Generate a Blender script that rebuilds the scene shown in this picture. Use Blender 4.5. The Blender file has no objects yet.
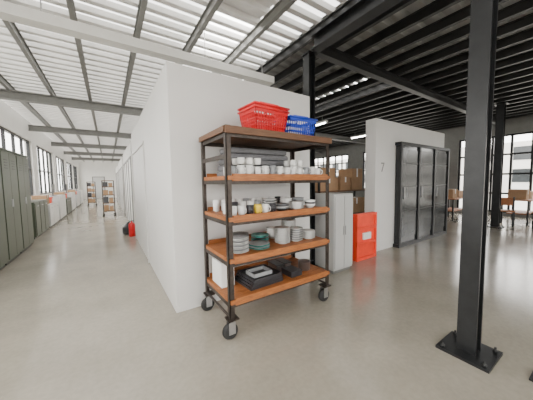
import bpy, bmesh, math, random
from mathutils import Vector, Matrix
random.seed(4)
SC=bpy.context.scene
# ------------------------------------------------------------------ materials
def mat(name,col,rough=.5,metal=0,var=0.0,scale=6,bump=0,emit=0,spec=None,stretch=(1,1,1),col2=None,rvar=0,speck=0):
    m=bpy.data.materials.new(name); m.use_nodes=True
    nt=m.node_tree; b=nt.nodes['Principled BSDF']
    b.inputs['Base Color'].default_value=(*col,1); b.inputs['Roughness'].default_value=rough
    b.inputs['Metallic'].default_value=metal
    if spec is not None: b.inputs['Specular IOR Level'].default_value=spec
    if emit:
        b.inputs['Emission Color'].default_value=(*col,1); b.inputs['Emission Strength'].default_value=emit
    if var or bump or col2 or rvar:
        tc=nt.nodes.new('ShaderNodeTexCoord'); mp=nt.nodes.new('ShaderNodeMapping')
        mp.inputs['Scale'].default_value=stretch
        n=nt.nodes.new('ShaderNodeTexNoise'); n.inputs['Scale'].default_value=scale; n.inputs['Detail'].default_value=8
        n.inputs['Roughness'].default_value=.62
        nt.links.new(tc.outputs['Object'],mp.inputs[0]); nt.links.new(mp.outputs[0],n.inputs['Vector'])
        r=nt.nodes.new('ShaderNodeValToRGB')
        r.color_ramp.elements[0].position=.3; r.color_ramp.elements[1].position=.7
        c2=col2 or tuple(min(1,c*(1+var)) for c in col)
        c1=col if col2 else tuple(c*(1-var) for c in col)
        r.color_ramp.elements[0].color=(*c1,1); r.color_ramp.elements[1].color=(*c2,1)
        nt.links.new(n.outputs[0],r.inputs[0]); out=r.outputs[0]
        if speck:
            n2=nt.nodes.new('ShaderNodeTexNoise'); n2.inputs['Scale'].default_value=26; n2.inputs['Detail'].default_value=4
            nt.links.new(tc.outputs['Object'],n2.inputs['Vector'])
            r2=nt.nodes.new('ShaderNodeValToRGB'); r2.color_ramp.elements[0].position=.35; r2.color_ramp.elements[1].position=.65
            r2.color_ramp.elements[0].color=(1-speck,)*3+(1,); r2.color_ramp.elements[1].color=(1,1,1,1)
            nt.links.new(n2.outputs[0],r2.inputs[0])
            mx=nt.nodes.new('ShaderNodeMix'); mx.data_type='RGBA'; mx.blend_type='MULTIPLY'; mx.inputs[0].default_value=1
            nt.links.new(out,mx.inputs[6]); nt.links.new(r2.outputs[0],mx.inputs[7]); out=mx.outputs[2]
        nt.links.new(out,b.inputs['Base Color'])
        if bump:
            bp=nt.nodes.new('ShaderNodeBump'); bp.inputs['Strength'].default_value=bump; bp.inputs['Distance'].default_value=.01
            nt.links.new(n.outputs[0],bp.inputs['Height']); nt.links.new(bp.outputs[0],b.inputs['Normal'])
        if rvar:
            mr=nt.nodes.new('ShaderNodeMapRange'); mr.inputs['From Min'].default_value=.3; mr.inputs['From Max'].default_value=.7
            mr.inputs['To Min'].default_value=rough-rvar; mr.inputs['To Max'].default_value=rough+rvar
            nt.links.new(n.outputs[0],mr.inputs['Value']); nt.links.new(mr.outputs[0],b.inputs['Roughness'])
    return m
M={}
M['floor']=mat('polished_concrete',(.335,.305,.25),.17,0,.12,1.3,rvar=.04,spec=.9,speck=.09)
M['white']=mat('white_panel',(.68,.67,.65),.5,0,.03,2)
M['whitewall']=mat('white_plaster',(.72,.71,.68),.7,0,.03,3)
M['deck']=mat('galvanised_deck_lit',(.80,.79,.77),.42,.1,.08,3)  # deck colour lightened to carry the bright light on the left side
M['deckshade']=mat('galvanised_deck_shaded',(.36,.36,.345),.42,.3,.12,3)  # same deck, darkened: dimmer light on the right put into the colour
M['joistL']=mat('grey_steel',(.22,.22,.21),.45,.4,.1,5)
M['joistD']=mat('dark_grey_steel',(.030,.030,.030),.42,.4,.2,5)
M['black']=mat('black_steel',(.015,.016,.017),.38,.3,.3,9)
M['bronze']=mat('dark_bronze_steel',(.055,.043,.036),.42,.6,.4,30)
M['beamw']=mat('white_beam',(.62,.61,.58),.5,.0,.05,4)
M['wood']=mat('orange_wood',(.16,.05,.016),.5,0,.0,9,stretch=(1,14,14),col2=(.50,.17,.04),bump=.15)
M['wooddk']=mat('brown_wood',(.09,.04,.018),.55,0,0,9,stretch=(1,14,14),col2=(.18,.085,.04),bump=.15)
M['rubber']=mat('rubber',(.02,.02,.02),.7,0,.2,20)
M['chrome']=mat('zinc',(.45,.45,.45),.3,.9,.1,20)
M['porc']=mat('porcelain',(.80,.80,.78),.2,0,.02,5)
M['grey']=mat('grey_ceramic',(.30,.31,.32),.3,0,.1,8)
M['teal']=mat('teal_glaze',(.10,.38,.33),.25,0,.1,8)
M['yellow']=mat('yellow_glaze',(.85,.60,.05),.3,0,.05,8)
M['dark']=mat('dark_glaze',(.035,.035,.04),.3,0,.2,8)
M['felt']=mat('grey_felt',(.18,.18,.19),.9,0,.15,25,bump=.3)
M['red']=mat('red_plastic',(.68,.008,.014),.35,0,.08,10)
M['blue']=mat('blue_plastic',(.008,.05,.50),.35,0,.08,10)
M['redor']=mat('orange_red_plastic',(.85,.055,.02),.45,0,.08,8)
M['green']=mat('greygreen_metal',(.075,.09,.062),.35,.2,.1,4)
M['cab']=mat('light_grey_metal',(.52,.52,.51),.4,.1,.03,4)
M['gloss']=mat('black_glass',(.02,.022,.024),.12,0,.1,4,spec=.5)
M['glossg']=mat('tinted_glass',(.03,.034,.036),.16,0,.25,1.5,spec=.35)
M['card']=mat('cardboard',(.36,.22,.12),.8,0,.12,6)
M['lamp']=mat('lamp_tube',(1,.98,.93),.4,0,emit=24)
M['glow']=mat('added_glow_strip',(1,.98,.94),.4,0,emit=12)  # glowing strips added to brighten the ceiling and floor
M['deckglow']=mat('deck_sheet_glow',(1,.99,.96),.4,0,emit=3.4)  # weaker glow put into the deck flats so the left ceiling looks brightly lit
M['paper']=mat('paper',(.8,.8,.78),.7,0,.03,5)
M['ext']=mat('exterior_ground',(.42,.41,.38),.9,0,.15,.3)
M['bld']=mat('exterior_facade',(.62,.60,.57),.8,0,.15,.5)
# ------------------------------------------------------------------ mesh builder
class MB:
    def __init__(s,name): s.n=name; s.bm=bmesh.new(); s.m=[]
    def mi(s,k):
        if k not in s.m: s.m.append(k)
        return s.m.index(k)
    def _tag(s,fs,k,smooth=False):
        i=s.mi(k)
        for f in fs: f.material_index=i; f.smooth=smooth
    def box(s,lo,hi,k,rot=0,piv=None):
        x0,y0,z0=lo;x1,y1,z1=hi
        vs=[s.bm.verts.new(p) for p in [(x0,y0,z0),(x1,y0,z0),(x1,y1,z0),(x0,y1,z0),(x0,y0,z1),(x1,y0,z1),(x1,y1,z1),(x0,y1,z1)]]
        fs=[s.bm.faces.new([vs[i] for i in q]) for q in [(3,2,1,0),(4,5,6,7),(0,1,5,4),(1,2,6,5),(2,3,7,6),(3,0,4,7)]]
        s._tag(fs,k)
        if rot:
            piv=piv or ((x0+x1)/2,(y0+y1)/2,0)
            bmesh.ops.rotate(s.bm,verts=vs,cent=piv,matrix=Matrix.Rotation(rot,3,'Z'))
        return vs
    def lathe(s,prof,c,k,seg=20,axis='Z'):
        rings=[]
        for r,z in prof:
            ring=[]
            for i in range(seg):
                a=2*math.pi*i/seg; p=Vector((r*math.cos(a),r*math.sin(a),z))
                if axis=='X': p=Vector((p.z,p.x,p.y))
                if axis=='Y': p=Vector((p.x,p.z,p.y))
                ring.append(s.bm.verts.new(p+Vector(c)))
            rings.append(ring)
        fs=[]
        for a,b in zip(rings,rings[1:]):
            for i in range(seg):
                j=(i+1)%seg; fs.append(s.bm.faces.new((a[i],a[j],b[j],b[i])))
        s._tag(fs,k,True)
        caps=[s.bm.faces.new(rings[0][::-1]),s.bm.faces.new(rings[-1])]; s._tag(caps,k)
    def tube(s,pts,r,k,seg=8,closed=False):
        pts=[Vector(p) for p in pts]; rings=[]; n=len(pts)
        for i,p in enumerate(pts):
            a=pts[(i-1)%n] if (closed or i>0) else p; b=pts[(i+1)%n] if (closed or i<n-1) else p
            t=(b-a).normalized(); u=t.cross(Vector((0,0,1)))
            if u.length<.05: u=t.cross(Vector((0,1,0)))
            u.normalize(); v=t.cross(u)
            rings.append([s.bm.verts.new(p+r*(math.cos(2*math.pi*q/seg)*u+math.sin(2*math.pi*q/seg)*v)) for q in range(seg)])
        fs=[]
        rr=list(zip(rings,rings[1:]))+([(rings[-1],rings[0])] if closed else [])
        for a,b in rr:
            for i in range(seg):
                j=(i+1)%seg; fs.append(s.bm.faces.new((a[i],a[j],b[j],b[i])))
        s._tag(fs,k,True)
        if not closed:
            s._tag([s.bm.faces.new(rings[0][::-1]),s.bm.faces.new(rings[-1])],k)
    def quad(s,ps,k):
        s._tag([s.bm.faces.new([s.bm.verts.new(p) for p in ps])],k)
    def done(s,bevel=0,rot=0,piv=(0,0,0),recalc=True,off=None):
        if rot: bmesh.ops.rotate(s.bm,verts=s.bm.verts[:],cent=piv,matrix=Matrix.Rotation(rot,3,'Z'))
        if recalc: bmesh.ops.recalc_face_normals(s.bm,faces=s.bm.faces[:])
        me=bpy.data.meshes.new(s.n); s.bm.to_mesh(me); s.bm.free()
        o=bpy.data.objects.new(s.n,me); SC.collection.objects.link(o)
        for k in s.m: me.materials.append(M[k])
        if bevel:
            b=o.modifiers.new('bevel','BEVEL'); b.width=bevel; b.segments=2; b.limit_method='ANGLE'
        return o
# ------------------------------------------------------------------ room shell
X0,X1,Y0,Y1,ZC=-2.2,12.2,-4.0,28.0,3.62
b=MB('floor'); b.box((X0-.2,Y0-.2,-.1),(X1+.2,Y1+.2,0),'floor'); b.done()
b=MB('ceiling')
p=.24; y=Y0-.2
strips=[(X0-.2,-.98,'deck','deck','deckglow'),(-.98,-.26,'deck','deck','deckglow'),(-.26,1.18,'deck','deck','deckglow'),(1.18,1.90,'deck','deck','glow'),(1.90,2.62,'deck','deck','deckglow'),(2.62,4.9,'deckshade','deckshade','deckshade'),(4.9,5.25,'deckshade','deckshade','glow'),(5.25,X1+.2,'deckshade','deckshade','deckshade')]
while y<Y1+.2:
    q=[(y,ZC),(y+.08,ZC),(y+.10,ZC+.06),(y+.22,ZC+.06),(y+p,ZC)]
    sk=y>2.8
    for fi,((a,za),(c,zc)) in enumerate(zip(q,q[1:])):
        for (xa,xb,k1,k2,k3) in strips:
            kk=k3 if (sk and fi==2) else (k3 if (fi==2 and k3=='deckglow') else k1)
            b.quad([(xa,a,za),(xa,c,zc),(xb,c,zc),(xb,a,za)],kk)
    y+=p
b.box((X0-.2,Y0-.2,ZC+.09),(X1+.2,Y1+.2,ZC+.2),'deck')
b.done(recalc=False)

def window(n,wall,a0,a1,z0,z1,pos,nm,rows=1,k='black',w=.05):
    b=MB(n)
    def bx(a,c,zz0,zz1,t=.04):
        if wall=='X': b.box((pos-t,a,zz0),(pos+t,c,zz1),k)
        else: b.box((a,pos-t,zz0),(c,pos+t,zz1),k)
    bx(a0,a1,z0,z0+w); bx(a0,a1,z1-w,z1); bx(a0,a0+w,z0+w,z1-w); bx(a1-w,a1,z0+w,z1-w)
    for i in range(1,nm):
        a=a0+(a1-a0)*i/nm; bx(a-w/2,a+w/2,z0+w,z1-w,.035)
    for i in range(1,rows+0):
        z=z0+(z1-z0)*i/rows; bx(a0+w,a1-w,z-w/2,z+w/2,.03)
    b.done()
def wall_with_openings(name,wall,pos,th,a0,a1,ops,k):
    b=MB(name)
    def bx(a,c,z0,z1):
        if c-a<1e-4 or z1-z0<1e-4: return
        if wall=='X': b.box((min(pos,pos+th),a,z0),(max(pos,pos+th),c,z1),k)
        else: b.box((a,min(pos,pos+th),z0),(c,max(pos,pos+th),z1),k)
    cur=a0
    for (oa,ob,z0,z1) in ops:
        bx(cur,oa,0,ZC); bx(oa,ob,0,z0); bx(oa,ob,z1,ZC); cur=ob
    bx(cur,a1,0,ZC); b.done()
wn=1
lops=[(ya,ya+3.3,1.0,2.95) for ya in [-3.4,.6,4.6,8.6,12.6,16.6,20.6,24.2]]
wall_with_openings('wall_left','X',X0,-.2,Y0-.2,Y1+.2,lops,'whitewall')
for o in lops:
    window('window_%d'%wn,'X',o[0],o[1],o[2],o[3],X0-.1,4,2); wn+=1
rops=[(-3.6,.2,.12,3.0),(.35,4.0,.12,3.0),(4.9,8.5,.9,3.0),(9.5,13.1,.9,3.0),(14.5,18.1,.9,3.0),(20,24,.9,3.0)]
wall_with_openings('wall_right','X',X1,.2,Y0-.2,Y1+.2,rops,'joistL')
for o in rops:
    window('window_%d'%wn,'X',o[0],o[1],o[2],o[3],X1+.1,7,4,w=.065); wn+=1
bops=[(-1.8,1.8,.5,3.1),(2.4,6.0,.5,3.1)]
wall_with_openings('wall_back','Y',Y0,-.2,X0,X1,bops,'whitewall')
for o in bops:
    window('window_%d'%wn,'Y',o[0],o[1],o[2],o[3],Y0-.1,4,2); wn+=1
fops=[(3,6.4,1.0,3.0),(7.5,11,1.0,3.0)]
wall_with_openings('wall_far','Y',Y1,.2,X0,X1,fops,'whitewall')
for o in fops:
    window('window_%d'%wn,'Y',o[0],o[1],o[2],o[3],Y1+.1,4,2); wn+=1
b=MB('door_1'); b.box((-1.2,Y1-.05,0),(-.2,Y1-.002,2.1),'joistL'); b.box((-1.12,Y1-.07,.03),(-.28,Y1-.05,2.03),'cab'); b.box((-.4,Y1-.12,1.0),(-.3,Y1-.07,1.03),'chrome'); b.done()

# ------------------------------------------------------------------ ceiling structure
JT=ZC-.002
x=-1.70
jl=MB('ceiling_joists_light'); jd=MB('ceiling_joists_dark')
while x<X1:
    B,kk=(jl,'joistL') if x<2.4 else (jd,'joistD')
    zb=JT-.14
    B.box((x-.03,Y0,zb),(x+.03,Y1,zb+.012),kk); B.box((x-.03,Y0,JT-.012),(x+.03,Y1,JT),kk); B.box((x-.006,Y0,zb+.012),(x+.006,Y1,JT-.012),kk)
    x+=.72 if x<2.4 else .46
jl.done(); jd.done()
def ibeam(b,p0,p1,h,w,ztop,k,along):
    t=.02
    def bx(a,c,z0,z1):
        if along=='X': b.box((p0[0],p0[1]+a,z0),(p1[0],p0[1]+c,z1),k)
        else: b.box((p0[0]+a,p0[1],z0),(p0[0]+c,p1[1],z1),k)
    bx(-w/2,w/2,ztop-h,ztop-h+t); bx(-w/2,w/2,ztop-t,ztop); bx(-.008,.008,ztop-h+t,ztop-t)
zt=JT-.145
for yy in (2.72,7.6,11.6,15.6,19.6,23.6):
    b=MB('ceiling_beam'); 
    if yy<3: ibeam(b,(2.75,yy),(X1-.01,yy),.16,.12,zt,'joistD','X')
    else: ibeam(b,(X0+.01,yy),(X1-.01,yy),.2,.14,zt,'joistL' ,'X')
    b.done()
b=MB('ceiling_beam'); ibeam(b,(2.6,Y0+.01),(2.6,2.62),.2,.16,zt,'black','Y'); b.done()
b=MB('cable_tray'); b.box((X0+.01,3.50,3.10),(2.5,3.64,3.115),'beamw'); b.box((X0+.01,3.49,3.10),(2.5,3.50,3.21),'beamw'); b.box((X0+.01,3.64,3.10),(2.5,3.65,3.21),'beamw')
for xx in (-1.9,-.5,1.3,2.3): b.tube([(xx,3.57,3.115),(xx,3.57,JT-.002)],.006,'chrome')
b.done()
def column(name,cx,cy,s,ztop,plate=.34):
    b=MB(name); t=.018;h=s/2
    b.box((cx-h,cy-h,.02),(cx-h+t,cy+h,ztop),'black'); b.box((cx+h-t,cy-h,.02),(cx+h,cy+h,ztop),'black')
    b.box((cx-h+t,cy-.008,.02),(cx+h-t,cy+.008,ztop),'black')
    q=plate/2; b.box((cx-q,cy-q,0),(cx+q,cy+q,.02),'black')
    b.box((cx-q*.8,cy-q*.8,ztop-.015),(cx+q*.8,cy+q*.8,ztop),'black')
    for sx in(-1,1):
        for sy in(-1,1):
            b.lathe([(.016,.02),(.016,.035),(.008,.036),(.008,.055)],(cx+sx*q*.78,cy+sy*q*.78,0),'joistD',6)
    return b.done()
column('steel_column',2.385,.66,.125,JT-.345)
column('steel_column',2.64,2.78,.13,JT-.31,.22)
column('steel_column',9.3,2.1,.17,JT-.145)
column('steel_column',11.5,.9,.17,JT-.145)
b=MB('steel_upright'); b.box((2.42,.22,.012),(2.47,.27,JT-.35),'black'); b.box((2.37,.17,0),(2.52,.32,.012),'black'); b.done()

def lamp(x,y0,L=1.5,z=3.30):
    b=MB('fluorescent_lamp')
    b.box((x-.05,y0,z),(x+.05,y0+L,z+.05),'beamw')
    b.tube([(x,y0+.03,z-.022),(x,y0+L-.03,z-.022)],.018,'lamp')
    for yy in (y0+.015,y0+L-.015): b.box((x-.02,yy-.015,z-.045),(x+.02,yy+.015,z),'beamw')
    for yy in (y0+.2,y0+L-.2): b.tube([(x,yy,z+.05),(x,yy,ZC+.088)],.004,'chrome')
    b.done()
for y in (4.0,5.8,9.2,12.8): lamp(2.2,y)
for x in (6.0,9.2):
    for y in (5.5,9): lamp(x,y)

# ------------------------------------------------------------------ partition cubicles
H=2.62
b=MB('wall_cubicle')
b.box((.55,2.62,0),(2.50,2.70,H),'white'); b.box((.55,2.70,0),(.63,6.95,H),'white')
b.box((.63,6.87,0),(2.50,6.95,H),'white'); b.box((2.42,2.70,0),(2.50,6.87,H),'white')
b.box((.53,4.6,2.08),(.55,6.85,2.12),'white')
for yy in (4.6,6.82): b.box((.53,yy,0),(.55,yy+.03,2.08),'white')
b.done(bevel=.004)
for (ya,yb) in ((8.0,12.0),(13.0,17.5),(18.6,23.5)):
    b=MB('wall_cubicle')
    b.box((.6,ya,0),(2.5,ya+.08,H),'white'); b.box((.6,ya+.08,0),(.68,yb,H),'white'); b.box((2.42,ya+.08,0),(2.5,yb,H),'white'); b.box((.68,yb-.08,0),(2.42,yb,H),'white')
    n=4
    for i in range(n+1):
        yy=ya+.1+(yb-ya-.2)*i/n; b.box((.58,yy-.03,0),(.6,yy+.03,2.2),'joistL')
    b.box((.58,ya+.1,2.14),(.6,yb-.1,2.2),'joistL')
    b.done()
b=MB('wall_partition')
b.box((4.25,2.68,0),(7.25,2.90,2.56),'white')
b.done(bevel=.006)
b=MB('glazed_cabinet')
gx0,gx1,gy=4.95,7.20,2.675
b.box((gx0,gy-.10,.06),(gx1,gy,2.10),'gloss')
b.box((gx0-.04,gy-.13,0),(gx1+.04,gy,.07),'black'); b.box((gx0-.04,gy-.13,2.10),(gx1+.04,gy,2.16),'black')
wd=(gx1-gx0)/3
for i in range(4):
    xx=gx0+wd*i; b.box((xx-.035,gy-.13,.07),(xx+.035,gy-.10,2.10),'black')
for i in range(3):
    xx=gx0+wd*i; b.box((xx+.08,gy-.108,.2),(xx+wd-.08,gy-.1,2.02),'glossg')
    b.box((xx+.12,gy-.13,1.0),(xx+.135,gy-.108,1.25),'chrome')
for z in (.75,1.25,1.72): b.box((gx0,gy-.112,z),(gx1,gy-.108,z+.02),'black')
b.done()
cu=bpy.data.curves.new('sign_number','FONT'); cu.body='7'; cu.size=.26; cu.extrude=.002
o=bpy.data.objects.new('sign_number',cu); SC.collection.objects.link(o); o.location=(4.42,2.676,1.56); o.rotation_euler=(math.pi/2,0,0)
cu.materials.append(M['joistL'])

# ------------------------------------------------------------------ service trolley
tx0,tx1,ty0,ty1=.84,2.09,1.88,2.52
b=MB('shelf_trolley')
s=.045;t=.006
for cx,sx in ((tx0,1),(tx1,-1)):
    for cy,sy in ((ty0,1),(ty1,-1)):
        xa,xb=sorted((cx,cx+sx*s)); ya,yb=sorted((cy,cy+sy*s))
        xt=sorted((cx,cx+sx*t)); yt=sorted((cy,cy+sy*t))
        b.box((xa,yt[0],.19),(xb,yt[1],1.88),'bronze'); b.box((xt[0],ya,.19),(xt[1],yb,1.88),'bronze')
        px,py=cx+sx*.03,cy+sy*.03
        b.box((px-.05,py-.05,.178),(px+.05,py+.05,.19),'bronze')
        b.lathe([(.03,.155),(.03,.178)],(px,py,0),'chrome',14)
        wx=px-.02
        for yy in (-.032,.026): b.box((wx-.022,py+yy,.05),(wx+.04,py+yy+.006,.158),'chrome')
        b.lathe([(.03,-.024),(.066,-.022),(.072,-.012),(.072,.012),(.066,.022),(.03,.024)],(wx,py,.072),'rubber',24,'Y')
        b.lathe([(.012,-.036),(.012,.036)],(wx,py,.072),'chrome',10,'Y')
levels=[.36,.73,1.095,1.455,1.86]
for li,z in enumerate(levels):
    kw='wooddk' if li==4 else 'wood'
    b.box((tx0+t,ty0+t,z-.075),(tx1-t,ty0+t+.004,z-.035),'bronze'); b.box((tx0+t,ty1-t-.004,z-.075),(tx1-t,ty1-t,z-.035),'bronze')
    b.box((tx0+t,ty0+t,z-.075),(tx0+t+.004,ty1-t,z-.035),'bronze'); b.box((tx1-t-.004,ty0+t,z-.075),(tx1-t,ty1-t,z-.035),'bronze')
    n=5; w=(ty1-ty0+.03)/n
    for i in range(n):
        ya=ty0-.02+i*w
        xa,xb=(tx0+.007,tx1-.007)
        if i==0:
            b.box((xa,ya,z-.035),(xb,ty0-.001,z),kw); b.box((xa,ty0+.0065,z-.035),(xb,ya+w-.004,z),kw)
        else: b.box((xa,ya,z-.035),(xb,min(ya+w-.004,ty1-.0065),z),kw)
    if li<4:
        b.box((tx0+.05,ty0-.022,z-.045),(tx1-.05,ty0-.001,z+.016),kw)
        b.box((tx0+.05,ty1-.02,z),(tx1-.05,ty1-.007,z+.04),kw)
    else:
        b.box((tx0-.01,ty0-.03,z-.05),(tx1+.01,ty0-.001,z+.01),kw)
        b.box((tx0-.02,ty0,z-.04),(tx0-.001,ty1,z+.01),kw); b.box((tx1+.001,ty0,z-.04),(tx1+.02,ty1,z+.01),kw)
b.tube([(tx0+.01,ty0+.03,.2),(tx0+.01,ty1-.03,.2)],.012,'bronze'); b.tube([(tx1-.01,ty0+.03,.2),(tx1-.01,ty1-.03,.2)],.012,'bronze')
b.box((tx0,ty0+.045,1.60),(tx0+.005,ty1-.045,1.64),'bronze')
b.done()

def cup(b,x,y,z,k='porc',r=.04,h=.09,a=0,handle=True):
    b.lathe([(r*.75,0),(r*.95,.01),(r,h*.5),(r,h),(r-.004,h),(r-.005,h*.5),(r*.7,.008)],(x,y,z),k,18)
    if handle:
        ca,sa=math.cos(a),math.sin(a)
        pts=[(x+ca*(r-.003+.028*math.sin(u)),y+sa*(r-.003+.028*math.sin(u)),z+h*.5+.028*math.cos(u)) for u in [math.pi*i/7 for i in range(8)]]
        b.tube(pts,.005,k,6)
def plates(x,y,z,n,r,k,nm='plate_stack'):
    b=MB(nm)
    for i in range(n):
        zz=z+i*.013; kk=k if isinstance(k,str) else k[i%len(k)]
        b.lathe([(r*.55,0),(r*.6,.004),(r,.018),(r,.021),(r*.62,.008),(r*.3,.007)],(x+random.uniform(-.003,.003),y,zz),kk,28)
    b.done()
def bowl(b,x,y,z,r,h,k):
    b.lathe([(r*.4,0),(r*.45,.006),(r*.8,h*.45),(r,h),(r-.004,h),(r*.75,h*.45),(r*.35,.012)],(x,y,z),k,22)
L=[z+.001 for z in levels]
b=MB('grey_felt_bundle')
for i in range(5):
    z0=L[3]+i*.060
    b.box((.97+.01*i,2.22+.01*(i%2),z0),(1.88-.03*i,2.44,z0+.058),'felt')
b.done(bevel=.02)
b=MB('white_mugs')
for i in range(13):
    xx=.935+i*.088
    for j in range(2):
        kk='porc' if (i*2+j)%5 else 'grey'
        cup(b,xx+random.uniform(-.003,.003),1.965+j*.11,L[3],kk,.036,random.choice([.085,.095,.10]),random.uniform(4.5,5.5) if j==0 else 1.2)
        if i in(1,2,3,8,9): cup(b,xx,1.965+j*.11,L[3]+.105,'porc',.034,.06,4.9,False)
b.done()
b=MB('assorted_mugs')
for i,kk in enumerate(['porc','porc','dark','yellow','porc','dark']):
    cup(b,.935+i*.087,1.97,L[2],kk,.036,.085,random.uniform(4.4,5.2))
for i,kk in enumerate(['porc','dark','porc','porc','grey']):
    cup(b,.94+i*.088,2.13,L[2],kk,.036,.11,1)
for i,kk in enumerate(['porc','porc','porc','porc','grey','porc','porc','porc','porc','dark','porc']):
    cup(b,.94+i*.088,2.38,L[2],kk,.036,.12,1,False)
b.done()
plates(1.52,2.02,L[2],5,.085,['dark','grey','porc'])
plates(1.71,2.0,L[2],6,.08,['porc'],'plate_stack'); 
plates(1.50,2.21,L[2],8,.085,['dark','porc'])
b=MB('bowl_stack')
for i in range(4): bowl(b,1.72,2.20,L[2]+i*.02,.075,.05,'porc')
for i in range(3): bowl(b,1.91,2.0,L[2]+i*.02,.065,.05,['porc','dark','porc'][i])
for i in range(4): bowl(b,1.91,2.2,L[2]+i*.02,.07,.05,'grey')
b.done()
plates(1.01,2.03,L[1],12,.10,['porc','porc','grey'])
plates(1.15,2.27,L[1],9,.095,['grey','porc'])
plates(1.24,2.03,L[1],4,.11,['teal','grey'])
plates(1.39,2.25,L[1],6,.10,['dark','teal','teal'])
plates(1.55,2.05,L[1],13,.085,['porc'])
plates(1.74,2.05,L[1],11,.08,['porc','grey'])
plates(1.81,2.27,L[1],15,.09,['porc'])
plates(1.93,2.05,L[1],7,.08,['porc'])
b=MB('bowl_stack')
for i in range(5): bowl(b,1.59,2.30,L[1]+i*.02,.07,.05,'porc')
b.done()
b=MB('paper_bags_carton'); b.box((.88,2.15,L[0]),(1.02,2.40,L[0]+.25),'paper'); b.box((.90,2.17,L[0]+.25),(1.0,2.38,L[0]+.262),'cab'); b.done(bevel=.006)
b=MB('baking_trays')
for i in range(4):
    z0=L[0]+i*.024; dx=.012*i
    b.box((1.08+dx,1.95,z0),(1.48-dx*.3,2.28,z0+.004),'dark')
    for (p0,p1) in (((1.08+dx,1.95),(1.09+dx,2.28)),((1.47-dx*.3,1.95),(1.48-dx*.3,2.28)),((1.08+dx,1.95),(1.48-dx*.3,1.96)),((1.08+dx,2.27),(1.48-dx*.3,2.28))):
        b.box((p0[0],p0[1],z0+.004),(p1[0],p1[1],z0+.022),'dark')
z0=L[0]+.096
b.box((1.14,1.98,z0),(1.36,2.14,z0+.004),'dark')
for (p0,p1) in (((1.14,1.98),(1.15,2.14)),((1.35,1.98),(1.36,2.14)),((1.14,1.98),(1.36,1.99)),((1.14,2.13),(1.36,2.14))): b.box((p0[0],p0[1],z0+.004),(p1[0],p1[1],z0+.04),'grey')
b.done(rot=.05,piv=(1.3,2.1,0))
b=MB('steel_pot')
b.lathe([(.06,0),(.07,.004),(.07,.10),(.074,.102),(.066,.10),(.066,.01)],(1.89,2.08,L[0]),'chrome',24)
b.tube([(1.96,2.08,L[0]+.08),(2.02,2.06,L[0]+.085)],.007,'dark'); b.done()
b=MB('loaf_tins')
for i in range(2):
    b.box((1.58+i*.12,2.2,L[0]),(1.67+i*.12,2.38,L[0]+.07),'chrome'); b.box((1.57+i*.12,2.19,L[0]+.07),(1.68+i*.12,2.39,L[0]+.076),'dark')
b.box((1.60,1.96,L[0]),(1.75,2.14,L[0]+.06),'dark')
b.done()
def basket(b,cx,cy,z,L_,W,Hh,k,rot,hup=1):
    start=len(b.bm.verts); tap=.80
    def P(u,v,w):
        f=tap+(1-tap)*w; return (cx+u*L_/2*f,cy+v*W/2*f,z+w*Hh)
    c=[(-1,-1),(1,-1),(1,1),(-1,1)]
    lo=[P(u,v,0) for u,v in c]
    def band(w0,w1,th=.006):
        for i in range(4):
            (u0,v0),(u1,v1)=c[i],c[(i+1)%4]
            A,B,C,D=map(Vector,(P(u0,v0,w0),P(u1,v1,w0),P(u1,v1,w1),P(u0,v0,w1)))
            n=Vector((-(v1-v0),(u1-u0),0)).normalized()*th
            vs=[b.bm.verts.new(q) for q in (A,B,C,D,A+n,B+n,C+n,D+n)]
            fs=[b.bm.faces.new([vs[i2] for i2 in q]) for q in [(0,1,2,3),(7,6,5,4),(0,4,5,1),(1,5,6,2),(2,6,7,3),(3,7,4,0)]]
            b._tag(fs,k)
    band(0,.14); band(.34,.39); band(.58,.63); band(.84,1.0)
    for i in range(4):
        (u0,v0),(u1,v1)=c[i],c[(i+1)%4]; n=12 if i%2==0 else 8
        for j in range(n+1):
            f=j/n; u=u0+(u1-u0)*f; v=v0+(v1-v0)*f
            b.tube([P(u*.985,v*.985,.12),P(u*.985,v*.985,.86)],.0055,k,6)
    bot=[b.bm.verts.new((q[0],q[1],q[2]+.003)) for q in lo]; b._tag([b.bm.faces.new(bot)],k)
    rim=[P(u*1.02,v*1.03,1) for u,v in c]; b.tube(rim,.011,k,8,closed=True)
    for sv in(-1,1):
        hp=[P(-.55,sv*.95,1.0),P(-.5,sv*.6,1+.14*hup),P(.5,sv*.6,1+.14*hup),P(.55,sv*.95,1.0)]
        b.tube(hp,.009,k,8)
    b.bm.verts.ensure_lookup_table(); vs=[b.bm.verts[i] for i in range(start,len(b.bm.verts))]
    bmesh.ops.rotate(b.bm,verts=vs,cent=(cx,cy,0),matrix=Matrix.Rotation(rot,3,'Z'))
zt_=levels[4]+.011
b=MB('red_shopping_basket'); basket(b,1.39,2.14,zt_,.42,.30,.24,'red',.06,.3); basket(b,1.39,2.14,zt_+.035,.42,.30,.24,'red',.06); b.done()
b=MB('blue_shopping_basket'); basket(b,1.845,2.16,zt_,.38,.28,.22,'blue',-.03); b.done()

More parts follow.
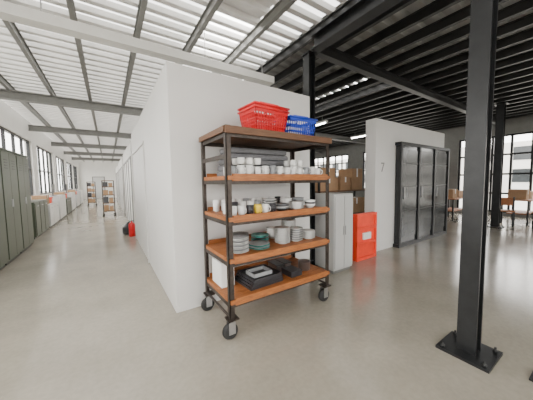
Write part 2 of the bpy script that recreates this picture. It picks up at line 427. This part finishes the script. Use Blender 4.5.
# ------------------------------------------------------------------ other furniture
b=MB('office_cabinet')
b.box((2.74,2.37,.05),(3.17,2.80,1.2),'cab'); b.box((2.76,2.39,0),(3.15,2.78,.05),'joistL')
b.box((2.755,2.352,.08),(2.95,2.37,1.17),'cab'); b.box((2.96,2.352,.08),(3.155,2.37,1.17),'cab')
b.box((2.93,2.335,.58),(2.94,2.352,.72),'chrome'); b.box((2.97,2.335,.58),(2.98,2.352,.72),'chrome')
b.done(bevel=.003)
b=MB('red_transport_box')
ra,rb=3.50,4.08
b.box((ra,2.55,0),(rb,2.62,.82),'redor'); 
for z in (.0,.27,.54,.77): b.box((ra,2.52,z),(rb,2.55,z+.05),'redor')
b.box((ra,2.52,.05),(ra+.04,2.55,.77),'redor'); b.box((rb-.04,2.52,.05),(rb,2.55,.77),'redor')
b.box((ra+.18,2.515,.36),(rb-.18,2.549,.48),'paper')
b.done(bevel=.006)
b=MB('storage_rack')
for xx in (3.7,5.5):
    for yy in (3.6,4.05): b.box((xx,yy,0),(xx+.04,yy+.04,1.7),'black')
for z in (.1,.6,1.15): b.box((3.7,3.6,z),(5.54,4.09,z+.03),'wooddk')
for (x,y,z,w,d,h) in ((3.76,3.62,1.18,.55,.4,.28),(3.8,3.62,1.46,.42,.4,.22),(4.4,3.62,1.18,.35,.4,.3),(4.8,3.62,1.18,.4,.4,.5),(4.0,3.62,.63,.5,.4,.4),(4.7,3.62,.63,.6,.4,.35),(4.1,3.62,.13,.5,.4,.4),(4.9,3.62,.13,.5,.4,.38)):
    b.box((x,y,z),(x+w,y+d,z+h),'card'); b.box((x+w/2-.025,y-.002,z+h*.6),(x+w/2+.025,y+d+.002,z+h+.002),'paper')
b.done()
for (x,y) in ((10.2,3.5),(8.7,4.8),(10.9,1.9),(10.9,5.2)):
    b=MB('work_table'); b.box((x-.7,y-.35,.72),(x+.7,y+.35,.75),'wood')
    for sx in(-.65,.6):
        for sy in(-.3,.26): b.box((x+sx,y+sy,0),(x+sx+.04,y+sy+.04,.72),'black')
    b.box((x-.45,y-.2,.75),(x-.05,y+.2,1.05),'card'); b.box((x+.05,y-.2,.75),(x+.45,y+.15,.98),'card'); b.box((x-.27,y-.202,.9),(x-.22,y+.202,1.052),'paper')
    b.box((x-.55,y-.25,.3),(x+.55,y+.2,.33),'wood')
    b.done()
def chair(x,y,rot):
    b=MB('wooden_chair')
    b.box((x-.2,y-.2,.43),(x+.2,y+.2,.46),'wood')
    for sx in(-.19,.155):
        b.box((x+sx,y-.19,0),(x+sx+.035,y-.155,.43),'black'); b.box((x+sx,y+.16,0),(x+sx+.035,y+.195,.86),'black')
    b.box((x-.155,y+.165,.62),(x+.155,y+.185,.84),'wood'); b.done(rot=rot,piv=(x,y,0))
chair(8.9,3.5,1.4); chair(9.8,2.0,1.7); chair(9.8,1.2,1.3)
for ya in (4.2,5.07,5.94,6.81):
    b=MB('metal_locker')
    b.box((-2.02,ya,.06),(-1.52,ya+.85,2.02),'green'); b.box((-2.0,ya+.02,0),(-1.55,ya+.83,.06),'black')
    for q in (0,1):
        y0=ya+.02+q*.41; b.box((-1.52,y0,.09),(-1.50,y0+.40,1.99),'green')
        for z in (1.70,1.75,1.80,1.85): b.box((-1.50,y0+.12,z),(-1.495,y0+.28,z+.012),'black')
    b.box((-1.50,ya+.38,1.0),(-1.48,ya+.40,1.14),'chrome'); b.box((-2.02,ya,2.02),(-1.49,ya+.85,2.05),'green')
    b.done(bevel=.003)
for i,ya in enumerate((8.4,10.3,12.2,14.1,16.0,18.5,21)):
    hh=.95 if i%2==0 else .75
    kb='green' if i in(0,3) else 'cab'; kd='green' if i in (0,3) else 'whitewall'
    b=MB('low_cabinet'); b.box((-2.1,ya,.05),(-1.6,ya+1.6,hh),kb); b.box((-2.08,ya+.02,0),(-1.64,ya+1.58,.05),'black')
    for q in range(3): b.box((-1.6,ya+.03+q*.525,.08),(-1.585,ya+.5+q*.525,hh-.03),kd); b.box((-1.585,ya+.2+q*.525,hh-.12),(-1.57,ya+.34+q*.525,hh-.10),'chrome')
    b.done()
    h2=hh+.001
    if i%2:
        b=MB('cardboard_box'); b.box((-2.05,ya+.2,h2),(-1.7,ya+.7,h2+.3),'card'); b.box((-2.052,ya+.43,h2+.2),(-1.698,ya+.48,h2+.302),'paper'); b.done()
        b=MB('red_crate'); b.box((-2.0,ya+.9,h2),(-1.7,ya+1.2,h2+.2),'redor'); b.box((-2.02,ya+.88,h2+.17),(-1.68,ya+1.22,h2+.2),'redor'); b.done()
    else:
        b=MB('desktop_monitor')
        b.box((-1.95,ya+.5,h2),(-1.75,ya+.75,h2+.015),'dark'); b.box((-1.88,ya+.6,h2+.015),(-1.85,ya+.65,h2+.15),'dark'); b.box((-1.86,ya+.35,h2+.12),(-1.83,ya+.9,h2+.46),'dark'); b.done()
def rack(x,y):
    b=MB('rolling_rack')
    for xx in (x-.22,x+.2):
        for yy in (y,y+.38): b.box((xx,yy,.1),(xx+.03,yy+.03,1.55),'bronze'); b.lathe([(.05,-.015),(.05,.015)],(xx+.015,yy+.015,.05),'rubber',14,'Y')
    for z in (.2,.55,.9,1.25,1.52): b.box((x-.22,y,z),(x+.23,y+.41,z+.03),'wooddk')
    for z,h,k in ((.23,.24,'card'),(.58,.26,'dark'),(.93,.2,'card'),(1.28,.2,'dark')): b.box((x-.18,y+.03,z),(x+.0,y+.35,z+h),k); b.box((x+.02,y+.03,z),(x+.17,y+.35,z+h*.8),'card')
    b.done()
rack(0,12.4); rack(-.9,19)
b=MB('fire_extinguisher')
b.lathe([(.07,0),(.078,.01),(.078,.30),(.06,.35),(.025,.37),(.02,.40)],(.48,7.25,0),'red',20)
b.box((.44,7.235,.40),(.52,7.265,.42),'dark'); b.tube([(.48,7.25,.41),(.40,7.24,.38),(.385,7.24,.25),(.39,7.24,.12)],.01,'rubber'); b.done()
b=MB('rubbish_bag'); b.lathe([(.10,0),(.15,.04),(.15,.18),(.09,.27),(.03,.31),(.05,.34)],(.42,7.62,0),'dark',16); b.done()

# ------------------------------------------------------------------ exterior
b=MB('ground_exterior'); b.box((-60,-60,-.35),(80,80,-.15),'ext'); b.done()
b=MB('building_exterior'); b.box((34,-20,-.15),(40,40,5),'bld')
for i in range(20):
    for z in (1.0,3.2): b.box((33.95,-18+i*2.9,z),(34,-16.6+i*2.9,z+1.3),'glossg')
b.done()

w=bpy.data.worlds.new('World'); SC.world=w; w.use_nodes=True
bg=w.node_tree.nodes['Background']; bg.inputs[0].default_value=(1,.98,.94,1); bg.inputs[1].default_value=8.5

# ------------------------------------------------------------------ camera
cd=bpy.data.cameras.new('camera'); cam=bpy.data.objects.new('camera',cd); SC.collection.objects.link(cam)
cam.matrix_world=Matrix.Translation((0,0,1.4)) @ Matrix.Rotation(math.radians(-33.4),4,'Z') @ Matrix.Rotation(math.radians(90-4.0),4,'X') @ Matrix.Rotation(math.radians(-.8),4,'Z')
cd.sensor_width=36; cd.lens=240/533*36; cd.clip_start=.02; cd.shift_y=-.003
SC.camera=cam
